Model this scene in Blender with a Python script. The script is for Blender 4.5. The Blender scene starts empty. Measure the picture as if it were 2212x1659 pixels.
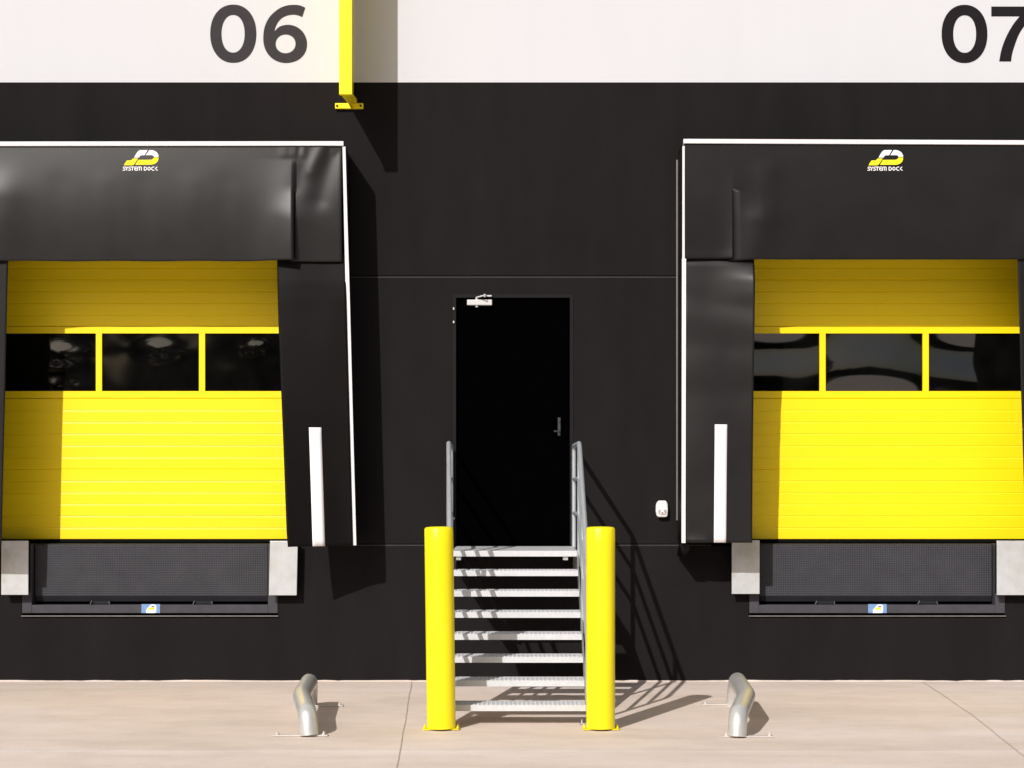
import bpy, bmesh, math, random
from mathutils import Vector, noise
random.seed(7)
SC = bpy.context.scene
COL = SC.collection

# ------------------------------------------------------------------ camera, sky, sun, exposure
CAM_D, CAM_H = 15.0, 1.7
cam_data = bpy.data.cameras.new('camera')
cam = bpy.data.objects.new('camera', cam_data); COL.objects.link(cam)
cam.location = (0, -CAM_D, CAM_H); cam.rotation_euler = (math.radians(90), 0, 0)
cam_data.sensor_width = 36; cam_data.lens = 61.03; cam_data.shift_y = 0.0983
cam_data.clip_start = 0.1; cam_data.clip_end = 2000
SC.camera = cam

SUN_DIR = Vector((0.475, 1.0, -0.74)).normalized()          # way the light travels
elev = math.asin(-SUN_DIR.z); azim = math.atan2(-SUN_DIR.x, -SUN_DIR.y)
world = bpy.data.worlds.new('World'); SC.world = world; world.use_nodes = True
wn = world.node_tree; wn.nodes.clear()
sky = wn.nodes.new('ShaderNodeTexSky'); sky.sky_type = 'NISHITA'; sky.sun_disc = False
sky.sun_elevation = elev; sky.sun_rotation = azim; sky.air_density = 1.0; sky.dust_density = 4.0; sky.ozone_density = 1.0
bg = wn.nodes.new('ShaderNodeBackground'); bg.inputs[1].default_value = 0.062
wo = wn.nodes.new('ShaderNodeOutputWorld')
wn.links.new(sky.outputs[0], bg.inputs[0]); wn.links.new(bg.outputs[0], wo.inputs[0])
ld = bpy.data.lights.new('sun', 'SUN'); ld.energy = 3.95; ld.angle = math.radians(0.5); ld.color = (1.0, 0.972, 0.945)
sun = bpy.data.objects.new('sun', ld); COL.objects.link(sun)
sun.rotation_euler = SUN_DIR.to_track_quat('-Z', 'Y').to_euler(); sun.location = (-8, -20, 16)
SC.view_settings.view_transform = 'Standard'; SC.view_settings.look = 'None'
SC.view_settings.exposure = 0.0; SC.view_settings.gamma = 1.0

# measured layout -> metres.  d = distance in front of the wall, wall plane is y = 0
def PX(vx, d=0.0): return (vx - 1106.0) * (1 - d / CAM_D) / 250.0
def PZ(vy, d=0.0): return CAM_H + (1047.0 - vy) * (1 - d / CAM_D) / 250.0

# ------------------------------------------------------------------ materials
def new_mat(name):
    m = bpy.data.materials.new(name); m.use_nodes = True
    nt = m.node_tree; b = nt.nodes['Principled BSDF']
    return m, nt, b
def node(nt, t, **kw):
    n = nt.nodes.new(t)
    for k, v in kw.items(): setattr(n, k, v)
    return n
def coords(nt, scale=(1, 1, 1), loc=(0, 0, 0)):
    g = node(nt, 'ShaderNodeNewGeometry'); mp = node(nt, 'ShaderNodeMapping')
    mp.inputs['Scale'].default_value = scale; mp.inputs['Location'].default_value = loc
    nt.links.new(g.outputs['Position'], mp.inputs['Vector'])
    return mp.outputs[0]
def nz(nt, scale, detail=4, rough=0.5, stretch=(1, 1, 1), loc=(0, 0, 0)):
    n = node(nt, 'ShaderNodeTexNoise'); n.inputs['Scale'].default_value = scale
    n.inputs['Detail'].default_value = detail; n.inputs['Roughness'].default_value = rough
    nt.links.new(coords(nt, stretch, loc), n.inputs['Vector']); return n.outputs['Fac']
def ramp(nt, fac, stops):
    r = node(nt, 'ShaderNodeValToRGB'); e = r.color_ramp.elements
    e[0].position, e[0].color = stops[0][0], (*stops[0][1], 1)
    e[1].position, e[1].color = stops[-1][0], (*stops[-1][1], 1)
    for p, c in stops[1:-1]:
        x = e.new(p); x.color = (*c, 1)
    nt.links.new(fac, r.inputs[0]); return r.outputs[0]
def mixc(nt, a, b, fac, mode='MIX'):
    m = node(nt, 'ShaderNodeMix', data_type='RGBA', blend_type=mode)
    for sock, v in ((m.inputs[0], fac), (m.inputs[6], a), (m.inputs[7], b)):
        if isinstance(v, (int, float)): sock.default_value = v
        elif isinstance(v, tuple): sock.default_value = (*v, 1)
        else: nt.links.new(v, sock)
    return m.outputs[2]
def bump(nt, b, h, strength, dist=0.01):
    n = node(nt, 'ShaderNodeBump'); n.inputs['Strength'].default_value = strength; n.inputs['Distance'].default_value = dist
    nt.links.new(h, n.inputs['Height']); nt.links.new(n.outputs[0], b.inputs['Normal'])
def g3(v): return (v, v, v)

def mat_simple(name, col, rough=0.5, metal=0.0, spec=0.5, var=0.1, nscale=6.0, stretch=(1, 1, 1), bmp=0.0, bscale=60, rvar=0.0):
    m, nt, b = new_mat(name)
    b.inputs['Roughness'].default_value = rough; b.inputs['Metallic'].default_value = metal
    b.inputs['Specular IOR Level'].default_value = spec
    f = nz(nt, nscale, 5, 0.55, stretch)
    lo = tuple(c * (1 - var) for c in col); hi = tuple(min(1, c * (1 + var)) for c in col)
    nt.links.new(ramp(nt, f, [(0.3, lo), (0.7, hi)]), b.inputs['Base Color'])
    if rvar:
        nt.links.new(ramp(nt, nz(nt, nscale * 1.7, 5, 0.6, stretch, (3, 1, 2)), [(0.3, g3(max(0.03, rough - rvar))), (0.7, g3(rough + rvar))]), b.inputs['Roughness'])
    if bmp: bump(nt, b, nz(nt, bscale, 4, 0.6), bmp, 0.004)
    return m

def mat_wall_black():
    m, nt, b = new_mat('black wall paint')
    f1 = nz(nt, 1.2, 5, 0.6, (2.2, 1, 0.35)); f2 = nz(nt, 4, 4, 0.5, (1, 1, 0.5), (5, 0, 1)); f3 = nz(nt, 60, 3, 0.6)
    c = ramp(nt, f1, [(0.3, (0.0130, 0.0118, 0.0124)), (0.7, (0.0165, 0.0148, 0.0155))])
    c = mixc(nt, c, ramp(nt, f2, [(0.35, g3(0.95)), (0.65, g3(1.05))]), 1.0, 'MULTIPLY')
    c = mixc(nt, c, ramp(nt, f3, [(0.35, g3(0.94)), (0.65, g3(1.06))]), 1.0, 'MULTIPLY')
    nt.links.new(c, b.inputs['Base Color'])
    b.inputs['Specular IOR Level'].default_value = 0.02
    nt.links.new(ramp(nt, f2, [(0.3, g3(0.8)), (0.7, g3(0.95))]), b.inputs['Roughness'])
    bump(nt, b, nz(nt, 40, 4, 0.6), 0.05, 0.004)
    return m

def mat_concrete():
    m, nt, b = new_mat('pale concrete paving')
    base = ramp(nt, nz(nt, 0.55, 6, 0.6, (0.6, 1.5, 1)), [(0.3, (0.665, 0.56, 0.475)), (0.5, (0.75, 0.63, 0.55)), (0.72, (0.785, 0.685, 0.635))])
    streak = ramp(nt, nz(nt, 1.6, 6, 0.62, (0.6, 1.5, 1), (4, 7, 0)), [(0.3, (0.90, 0.89, 0.885)), (0.55, g3(1.0)), (0.75, (1.03, 1.04, 1.05))])
    c = mixc(nt, base, streak, 1.0, 'MULTIPLY')
    blot = ramp(nt, nz(nt, 3.4, 7, 0.68, (1, 1.5, 1), (9, 2, 0)), [(0.28, (0.93, 0.915, 0.90)), (0.5, g3(1.0)), (0.72, g3(1.03))])
    c = mixc(nt, c, blot, 1.0, 'MULTIPLY')
    fine = ramp(nt, nz(nt, 55, 4, 0.7, (1, 1, 1), (1, 2, 0)), [(0.3, g3(0.93)), (0.7, g3(1.05))])
    c = mixc(nt, c, fine, 1.0, 'MULTIPLY')
    # broom and tyre marks running along the wall
    marks = ramp(nt, nz(nt, 2.0, 5, 0.7, (0.12, 9, 1), (2, 5, 0)), [(0.60, g3(1.0)), (0.70, g3(0.90)), (0.78, g3(1.03))])
    c = mixc(nt, c, marks, 0.25, 'MULTIPLY')
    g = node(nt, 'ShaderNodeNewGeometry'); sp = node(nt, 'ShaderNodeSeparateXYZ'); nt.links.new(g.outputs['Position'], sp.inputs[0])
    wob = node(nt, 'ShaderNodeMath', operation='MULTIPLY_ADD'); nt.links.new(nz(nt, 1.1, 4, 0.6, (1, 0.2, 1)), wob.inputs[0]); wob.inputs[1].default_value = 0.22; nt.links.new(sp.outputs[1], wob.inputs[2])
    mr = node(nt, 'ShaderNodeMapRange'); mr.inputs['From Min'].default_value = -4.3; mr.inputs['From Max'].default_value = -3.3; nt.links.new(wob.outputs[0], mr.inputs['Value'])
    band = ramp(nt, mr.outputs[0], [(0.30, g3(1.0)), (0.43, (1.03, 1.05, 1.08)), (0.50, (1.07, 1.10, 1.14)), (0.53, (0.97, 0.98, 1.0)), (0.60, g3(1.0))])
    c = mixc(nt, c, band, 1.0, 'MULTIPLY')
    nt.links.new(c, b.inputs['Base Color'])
    b.inputs['Roughness'].default_value = 0.86; b.inputs['Specular IOR Level'].default_value = 0.2
    bump(nt, b, nz(nt, 70, 6, 0.7), 0.22, 0.006)
    return m

def mat_chequer():
    m, nt, b = new_mat('tear plate steel paint')
    c = ramp(nt, nz(nt, 5, 5, 0.6), [(0.3, (0.036, 0.036, 0.043)), (0.7, (0.046, 0.046, 0.054))])
    nt.links.new(c, b.inputs['Base Color']); b.inputs['Roughness'].default_value = 0.5
    b.inputs['Specular IOR Level'].default_value = 0.2
    g = node(nt, 'ShaderNodeNewGeometry'); sp = node(nt, 'ShaderNodeSeparateXYZ'); nt.links.new(g.outputs['Position'], sp.inputs[0])
    def mth(op, a, bb=None):
        n = node(nt, 'ShaderNodeMath', operation=op)
        for i, v in enumerate((a, bb)):
            if v is None: continue
            if isinstance(v, (int, float)): n.inputs[i].default_value = v
            else: nt.links.new(v, n.inputs[i])
        return n.outputs[0]
    k = 2 * math.pi / 0.040
    u = mth('MULTIPLY', mth('ADD', sp.outputs[0], sp.outputs[2]), k)
    v = mth('MULTIPLY', mth('SUBTRACT', sp.outputs[0], sp.outputs[2]), k)
    h = mth('POWER', mth('MAXIMUM', mth('MULTIPLY', mth('SINE', u), mth('SINE', v)), 0.0), 0.6)
    bump(nt, b, h, 0.8, 0.003)
    return m

def mat_bumper():
    m, nt, b = new_mat('brushed steel facing with grime')
    f = nz(nt, 2.2, 6, 0.6, (1.6, 1, 1), (1, 0, 4)); f2 = nz(nt, 8, 6, 0.7)
    c = ramp(nt, f, [(0.30, (0.47, 0.465, 0.40)), (0.45, (0.58, 0.59, 0.59)), (0.7, (0.63, 0.655, 0.69))])
    c = mixc(nt, c, ramp(nt, f2, [(0.3, (0.88, 0.88, 0.86)), (0.55, g3(1.0)), (0.7, (1.05, 1.06, 1.08))]), 1.0, 'MULTIPLY')
    nt.links.new(c, b.inputs['Base Color']); b.inputs['Metallic'].default_value = 0.3
    nt.links.new(ramp(nt, f, [(0.3, g3(0.42)), (0.7, g3(0.28))]), b.inputs['Roughness'])
    bump(nt, b, nz(nt, 4, 2, 0.5), 0.35, 0.02)
    return m

def mat_pvc(name, base, rough, spec=0.3):
    m, nt, b = new_mat(name)
    c = ramp(nt, nz(nt, 2.5, 6, 0.6), [(0.3, tuple(x * 0.85 for x in base)), (0.7, tuple(x * 1.15 for x in base))])
    nt.links.new(c, b.inputs['Base Color'])
    nt.links.new(ramp(nt, nz(nt, 5, 5, 0.6), [(0.3, g3(rough)), (0.7, g3(rough + 0.03))]), b.inputs['Roughness'])
    b.inputs['Specular IOR Level'].default_value = spec
    bump(nt, b, nz(nt, 2.2, 2, 0.4, (1, 1, 0.5)), 0.07, 0.02)
    return m

def mat_galv(name, base=0.62, metal=0.75, rough=0.38, tint=(1, 1, 1)):
    m, nt, b = new_mat(name)
    v = node(nt, 'ShaderNodeTexVoronoi'); v.inputs['Scale'].default_value = 45
    nt.links.new(coords(nt), v.inputs['Vector'])
    sep = node(nt, 'ShaderNodeSeparateColor'); nt.links.new(v.outputs['Color'], sep.inputs[0])
    c = ramp(nt, sep.outputs[0], [(0.0, tuple(base * 0.97 * t for t in tint)), (1.0, tuple(min(1, base * 1.03 * t) for t in tint))])
    c = mixc(nt, c, ramp(nt, nz(nt, 7, 5, 0.65), [(0.3, (0.94, 0.94, 0.93)), (0.6, g3(1.0))]), 1.0, 'MULTIPLY')
    nt.links.new(c, b.inputs['Base Color']); b.inputs['Metallic'].default_value = metal
    nt.links.new(ramp(nt, nz(nt, 12, 5, 0.6), [(0.3, g3(rough - 0.07)), (0.7, g3(rough + 0.1))]), b.inputs['Roughness'])
    return m

def mat_glass():
    m, nt, b = new_mat('dark acrylic glazing')
    nt.links.new(ramp(nt, nz(nt, 4, 5, 0.6), [(0.4, g3(0.0015)), (0.7, g3(0.004))]), b.inputs['Base Color'])
    b.inputs['Roughness'].default_value = 0.05; b.inputs['IOR'].default_value = 1.85
    return m

M = dict(
    pvc_dk=mat_pvc('black curtain vinyl, dull side sheet', (0.0062, 0.0054, 0.0054), 0.5, 0.08),
    black=mat_wall_black(), concrete=mat_concrete(), chequer=mat_chequer(), bumper=mat_bumper(), glass=mat_glass(),
    white=mat_simple('white wall paint', (0.590, 0.597, 0.628), 0.8, spec=0.1, var=0.012, nscale=2.0, stretch=(2, 1, 0.4), bmp=0.08, bscale=26),
    num_a=mat_simple('lighter grey numeral paint', (0.046, 0.0425, 0.047), 0.8, spec=0.05, var=0.06, nscale=10),  # numerals 06, a lighter grey than 07
    num_b=mat_simple('dark grey numeral paint', (0.0165, 0.0145, 0.016), 0.8, spec=0.03, var=0.08, nscale=10),
    yellow_door=mat_simple('yellow door coating', (0.95, 0.705, 0.002), 0.46, spec=0.35, var=0.018, nscale=3, stretch=(0.4, 1, 3), bmp=0.10, bscale=90),
    yellow=mat_simple('yellow steel paint', (0.93, 0.76, 0.006), 0.36, spec=0.4, var=0.02, nscale=5, rvar=0.05),
    bolly=mat_simple('yellow bollard sleeve', (0.94, 0.79, 0.006), 0.34, spec=0.45, var=0.02, nscale=6, stretch=(1, 1, 0.3), rvar=0.05),
    door_black=mat_simple('black door enamel', (0.0008, 0.0006, 0.0009), 0.9, spec=0.0, var=0.1),
    seal=mat_simple('black rubber seal', (0.004, 0.004, 0.004), 0.8, spec=0.1),
    pvc_a=mat_pvc('black curtain vinyl, shinier', (0.0090, 0.0082, 0.0088), 0.38, 0.34),
    pvc_b=mat_pvc('black curtain vinyl, duller', (0.0105, 0.0094, 0.0100), 0.44, 0.18),
    pvc_side=mat_pvc('black curtain vinyl, side', (0.010, 0.009, 0.009), 0.55, 0.15),
    trim=mat_simple('white aluminium trim', (0.74, 0.725, 0.735), 0.5, spec=0.3, var=0.03, nscale=8, rvar=0.06),
    trim_grey=mat_simple('grey aluminium frame', (0.20, 0.19, 0.19), 0.5, metal=0.4, var=0.1, nscale=12),
    stripe=mat_simple('white reflective stripe', (0.84, 0.82, 0.84), 0.6, spec=0.2, var=0.02, nscale=14),
    level=mat_simple('grey leveller steel', (0.058, 0.057, 0.066), 0.6, spec=0.15, var=0.12, nscale=8),
    level_dark=mat_simple('dark leveller steel', (0.018, 0.018, 0.022), 0.6, spec=0.15, var=0.12, nscale=8),
    ledge=mat_simple('bare steel edge', (0.20, 0.19, 0.18), 0.5, metal=0.2, var=0.2, nscale=14),
    galv=mat_galv('galvanised steel'), galv_tread=mat_galv('galvanised tread steel', 0.64, 0.15, 0.5, (0.99, 1.0, 1.03)),
    galv_rail=mat_galv('galvanised rail steel', 0.55, 0.5, 0.42, (0.93, 1.0, 1.05)),
    galv_guide=mat_galv('galvanised guide pipe', 0.66, 0.5, 0.36, (1.0, 1.0, 0.97)),
    plate=mat_simple('dusty galvanised plate', (0.62, 0.57, 0.53), 0.6, metal=0.15, var=0.06, nscale=14),
    silver=mat_simple('silver painted metal', (0.62, 0.61, 0.62), 0.4, metal=0.2, var=0.05, nscale=20),
    chrome_dark=mat_simple('dull handle metal', (0.05, 0.05, 0.052), 0.5, metal=0.3, var=0.1),
    plastic=mat_simple('white plastic', (0.80, 0.80, 0.79), 0.4, var=0.02, nscale=30),
    plastic_grey=mat_simple('grey lens plastic', (0.42, 0.40, 0.40), 0.3, var=0.1, nscale=30),
    red=mat_simple('red mark', (0.25, 0.02, 0.03), 0.5),
    logo_w=mat_simple('white print', (0.86, 0.84, 0.86), 0.6, spec=0.2, var=0.01),
    logo_y=mat_simple('yellow print', (0.88, 0.76, 0.02), 0.6, spec=0.2, var=0.01),
    stick=mat_simple('blue sticker', (0.17, 0.30, 0.56), 0.5, var=0.12, nscale=60),
    joint=mat_simple('joint sealant', (0.50, 0.43, 0.38), 0.9, spec=0.1, var=0.3, nscale=20),
    joint_lt=mat_simple('faint joint filler', (0.50, 0.43, 0.37), 0.9, spec=0.1, var=0.15, nscale=12),
    scrape=mat_simple('lime streak', (0.72, 0.64, 0.57), 0.9, spec=0.1, var=0.08, nscale=6, stretch=(0.5, 4, 1)),
    leaf=mat_simple('dark reflection foliage', (0.012, 0.016, 0.008), 0.9, spec=0.0, var=0.5, nscale=0.8),  # for the added wood that only the panes reflect
)

# ------------------------------------------------------------------ object helpers
def link(name, me, parent=None):
    o = bpy.data.objects.new(name, me); COL.objects.link(o)
    if parent is not None: o.parent = parent
    return o
def thing(name, label, cat, group=None):
    o = link(name, None); o.empty_display_size = 0.1
    o['label'] = label; o['category'] = cat
    if group: o['group'] = group
    return o
def tag(o, label, cat, group=None):
    o['label'] = label; o['category'] = cat
    if group: o['group'] = group
    return o
class MB:
    def __init__(s): s.v = []; s.f = []; s.smooth = []
    def add(s, vs, fs, smooth=False):
        n = len(s.v); s.v += [tuple(v) for v in vs]
        for f in fs: s.f.append([i + n for i in f]); s.smooth.append(smooth)
        return s
    def box(s, x0, x1, y0, y1, z0, z1):
        vs = [(x, y, z) for x in (x0, x1) for y in (y0, y1) for z in (z0, z1)]
        return s.add(vs, [(0, 1, 3, 2), (4, 6, 7, 5), (0, 4, 5, 1), (2, 3, 7, 6), (0, 2, 6, 4), (1, 5, 7, 3)])
    def prism(s, pts, y0, y1):                       # outline in x,z extruded along y
        n = len(pts); vs = [(x, y0, z) for x, z in pts] + [(x, y1, z) for x, z in pts]
        fs = [tuple(range(n)), tuple(range(2 * n - 1, n - 1, -1))] + [(i, i + n, (i + 1) % n + n, (i + 1) % n) for i in range(n)]
        return s.add(vs, fs)
    def prism_x(s, pts, x0, x1):                     # outline in y,z extruded along x
        n = len(pts); vs = [(x0, y, z) for y, z in pts] + [(x1, y, z) for y, z in pts]
        fs = [tuple(range(n)), tuple(range(2 * n - 1, n - 1, -1))] + [(i, i + n, (i + 1) % n + n, (i + 1) % n) for i in range(n)]
        return s.add(vs, fs)
    def tube(s, path, r, seg=20, cap=True):
        P = [Vector(p) for p in path]; rings = []; prev = None
        for i, p in enumerate(P):
            a = (P[i] - P[i - 1]).normalized() if i else None
            b = (P[i + 1] - P[i]).normalized() if i < len(P) - 1 else None
            t = (a + b).normalized() if a and b else (a or b)
            k = 1.0 / max(0.5, t.dot(b if b else a))
            if prev is None:
                ref = Vector((0, 0, 1)) if abs(t.z) < 0.9 else Vector((1, 0, 0))
                u = t.cross(ref).normalized()
            else: u = (prev - t * prev.dot(t)).normalized()
            w = t.cross(u).normalized(); prev = u
            rings.append([p + (u * math.cos(2 * math.pi * j / seg) + w * math.sin(2 * math.pi * j / seg)) * r for j in range(seg)])
        vs = [q for R in rings for q in R]; fs = []
        for i in range(len(P) - 1):
            for j in range(seg):
                k2 = (j + 1) % seg; fs.append((i * seg + j, i * seg + k2, (i + 1) * seg + k2, (i + 1) * seg + j))
        s.add(vs, fs, True)
        if cap:
            s.add(rings[0], [tuple(range(seg - 1, -1, -1))]); s.add(rings[-1], [tuple(range(seg))])
        return s
    def build(s, name, mat, parent=None, bevel=0.0, solid=0.0, subsurf=0):
        me = bpy.data.meshes.new(name); me.from_pydata(s.v, [], s.f)
        bm = bmesh.new(); bm.from_mesh(me)
        if subsurf == 0 and not solid: bmesh.ops.recalc_face_normals(bm, faces=bm.faces)
        bm.to_mesh(me); bm.free()
        for m in (mat if isinstance(mat, list) else [mat]): me.materials.append(m)
        for p, sm in zip(me.polygons, s.smooth): p.use_smooth = sm
        o = link(name, me, parent)
        if solid:
            md = o.modifiers.new('thickness', 'SOLIDIFY'); md.thickness = solid; md.offset = 0
        if bevel:
            md = o.modifiers.new('bevel', 'BEVEL'); md.width = bevel; md.segments = 2; md.limit_method = 'ANGLE'; md.angle_limit = math.radians(40)
            md.harden_normals = False
        return o
def box(name, mat, parent, x0, x1, y0, y1, z0, z1, bevel=0.003):
    return MB().box(x0, x1, y0, y1, z0, z1).build(name, mat, parent, bevel)

def round_path(pts, r, n=6):
    """fillet the corners of a 3-D polyline"""
    P = [Vector(p) for p in pts]; out = [P[0]]
    for i in range(1, len(P) - 1):
        a, b, c = P[i - 1], P[i], P[i + 1]
        k = min(r, (a - b).length * 0.45, (c - b).length * 0.45)
        s, e = b + (a - b).normalized() * k, b + (c - b).normalized() * k
        for j in range(n + 1):
            t = j / n; out.append(s * (1 - t) ** 2 + b * 2 * t * (1 - t) + e * t * t)
    out.append(P[-1]); return out

def filled(name, loops, yfun, mat, parent, thick=0.0015):
    """flat filled shape from closed loops in x,z laid on the surface y = yfun(x, z)"""
    cu = bpy.data.curves.new(name, 'CURVE'); cu.dimensions = '2D'; cu.fill_mode = 'BOTH'; cu.extrude = thick
    for lp in loops:
        sp = cu.splines.new('POLY'); sp.points.add(len(lp) - 1); sp.use_cyclic_u = True
        for p, (x, z) in zip(sp.points, lp): p.co = (x, z, 0, 1)
    tmp = bpy.data.objects.new('tmp', cu); COL.objects.link(tmp)
    bpy.context.view_layer.update()
    me = bpy.data.meshes.new_from_object(tmp.evaluated_get(bpy.context.evaluated_depsgraph_get()))
    bpy.data.objects.remove(tmp); bpy.data.curves.remove(cu)
    for v in me.vertices:
        x, z, e = v.co; v.co = (x, yfun(x, z) - e, z)
    me.materials.clear(); me.materials.append(mat); me.name = name
    for p in me.polygons: p.material_index = 0
    return link(name, me, parent)
def ell(cx, cy, rx, ry, n=72, e=2.15):
    out = []
    for i in range(n):
        a = 2 * math.pi * i / n; c, s = math.cos(a), math.sin(a)
        out.append((cx + rx * math.copysign(abs(c) ** (2 / e), c), cy + ry * math.copysign(abs(s) ** (2 / e), s)))
    return out
def smooth_open(pts, n=6):
    out = []
    for i in range(len(pts) - 1):
        p0 = pts[max(0, i - 1)]; p1 = pts[i]; p2 = pts[i + 1]; p3 = pts[min(len(pts) - 1, i + 2)]
        for j in range(n):
            t = j / n
            out.append(tuple(0.5 * (2 * p1[k] + (-p0[k] + p2[k]) * t + (2 * p0[k] - 5 * p1[k] + 4 * p2[k] - p3[k]) * t * t + (-p0[k] + 3 * p1[k] - 3 * p2[k] + p3[k]) * t ** 3) for k in (0, 1)))
    out.append(pts[-1]); return out

# ------------------------------------------------------------------ ground
def sheet(name, xs, ys, zf, mat):
    vs = [(x, y, zf(x, y)) for y in ys for x in xs]; n = len(xs)
    fs = [(j * n + i, j * n + i + 1, (j + 1) * n + i + 1, (j + 1) * n + i) for j in range(len(ys) - 1) for i in range(n - 1)]
    o = MB().add(vs, fs).build(name, mat); o['kind'] = 'structure'; return o
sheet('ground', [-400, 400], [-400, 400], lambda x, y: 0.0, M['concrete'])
def joint_strip(pts, w, mat, z=0.004, wob=0.006, step=0.12):
    L = []; R = []
    for (x0, y0), (x1, y1) in zip(pts, pts[1:]):
        d = Vector((x1 - x0, y1 - y0)); n = max(2, int(d.length / step)); pr = Vector((-d.y, d.x)).normalized()
        for i in range(n + 1):
            p = Vector((x0, y0)) + d * i / n
            o = noise.noise(Vector((p.x * 3, p.y * 3, 1.3))) * wob
            ww = w * (0.75 + 0.6 * abs(noise.noise(Vector((p.x * 9, p.y * 9, 7)))))
            L.append((p.x + pr.x * (o + ww / 2), p.y + pr.y * (o + ww / 2), z)); R.append((p.x + pr.x * (o - ww / 2), p.y + pr.y * (o - ww / 2), z))
    n = len(L); fs = [(i, i + 1, n + i + 1, n + i) for i in range(n - 1)]
    o = MB().add(L + R, fs).build('expansion_joint', mat); o['kind'] = 'structure'; return o
joint_strip([(-0.864, -0.03), (-0.69, -4.6), (-0.6, -12)], 0.007, M['joint'])
joint_strip([(3.54, -0.03), (3.50, -0.61), (3.39, -2.22), (3.21, -4.03), (2.6, -12)], 0.008, M['joint_lt'])
# uneven mortar edge where the slab meets the wall
mb = MB(); xs = [-15 + 0.06 * i for i in range(501)]
prof = []
for x in xs:
    h = 0.010 + 0.007 * noise.noise(Vector((x * 1.7, 0, 2))) + 0.006 * noise.noise(Vector((x * 9, 3, 2)))
    w = 0.03 + 0.012 * noise.noise(Vector((x * 2.6, 5, 2)))
    prof.append([(x, 0.02, max(0.003, h)), (x, -w * 0.5, max(0.003, h)), (x, -w, 0.0005)])
vs = [p for q in prof for p in q]; fs = []
for i in range(len(xs) - 1):
    for k in (0, 1): fs.append((i * 3 + k, i * 3 + k + 1, i * 3 + k + 4, i * 3 + k + 3))
o = mb.add(vs, fs).build('mortar_edge', M['concrete']); o['kind'] = 'structure'

# ------------------------------------------------------------------ warehouse
CX = (-3.128, 3.154)              # dock centres
wh = thing('warehouse', 'long warehouse facade, black below and white above, with yellow dock doors', 'building')
DOOR = (-0.512, 0.530, 1.178, 3.344)
holes = [DOOR] + [(c - 1.44, c + 1.44, 1.19, 4.25) for c in CX] + [(c - 1.106, c + 1.106, 0.572, 1.19) for c in CX]
def panel(name, x0, x1, z0, z1, y0, y1, mat, bevel=0.0):
    hs = [(max(a, x0), min(b, x1), max(c, z0), min(d, z1)) for a, b, c, d in holes if a < x1 and b > x0 and c < z1 and d > z0]
    X = sorted({x0, x1} | {v for h in hs for v in h[:2]}); Z = sorted({z0, z1} | {v for h in hs for v in h[2:]})
    nx, nzz = len(X) - 1, len(Z) - 1
    def solid(i, j):
        if i < 0 or j < 0 or i >= nx or j >= nzz: return False
        cx, cz = (X[i] + X[i + 1]) / 2, (Z[j] + Z[j + 1]) / 2
        return not any(a < cx < b and c < cz < d for a, b, c, d in hs)
    vid = {}; vs = []; fs = []
    def V(i, j, k):
        if (i, j, k) not in vid: vid[(i, j, k)] = len(vs); vs.append((X[i], (y0, y1)[k], Z[j]))
        return vid[(i, j, k)]
    for i in range(nx):
        for j in range(nzz):
            if not solid(i, j): continue
            fs.append((V(i, j, 0), V(i + 1, j, 0), V(i + 1, j + 1, 0), V(i, j + 1, 0)))
            fs.append((V(i, j, 1), V(i, j + 1, 1), V(i + 1, j + 1, 1), V(i + 1, j, 1)))
            if not solid(i - 1, j): fs.append((V(i, j, 0), V(i, j + 1, 0), V(i, j + 1, 1), V(i, j, 1)))
            if not solid(i + 1, j): fs.append((V(i + 1, j, 0), V(i + 1, j, 1), V(i + 1, j + 1, 1), V(i + 1, j + 1, 0)))
            if not solid(i, j - 1): fs.append((V(i, j, 0), V(i, j, 1), V(i + 1, j, 1), V(i + 1, j, 0)))
            if not solid(i, j + 1): fs.append((V(i, j + 1, 0), V(i + 1, j + 1, 0), V(i + 1, j + 1, 1), V(i, j + 1, 1)))
    return MB().add(vs, fs).build(name, mat, wh, bevel)
W = 15.0
panel('lower_wall_panel', -W, W, -0.3, 1.1705, 0, 0.25, M['black'], 0.0065)
panel('middle_wall_panel', -W, W, 1.1895, 3.4885, 0, 0.25, M['black'], 0.0065)
panel('upper_wall_panel', -W, W, 3.5075, 5.176, 0, 0.25, M['black'])
box('white_band', M['white'], wh, -W, W, 0, 0.25, 5.176, 9.0, 0)
box('building_shell', M['black'], wh, -W + 0.01, W - 0.01, 0.262, 20, 0.0, 8.99, 0)

bead = mat_simple('panel joint sealant', (0.052, 0.048, 0.050), 0.7, spec=0.1, var=0.12, nscale=4)
for z in (1.174, 3.492):
    for (a, b) in ((-W, CX[0] - 1.43), (CX[0] + 1.43, DOOR[0] if z < 2 else CX[1] - 1.43), (DOOR[1], CX[1] - 1.43), (CX[1] + 1.43, W)):
        if z > 2 and a == DOOR[1]: continue
        MB().prism_x([(0.012, z - 0.003), (0.0012, z - 0.003), (0.0012, z + 0.0055), (0.012, z + 0.0085)], a, b).build('joint_bead', bead, wh)
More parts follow.
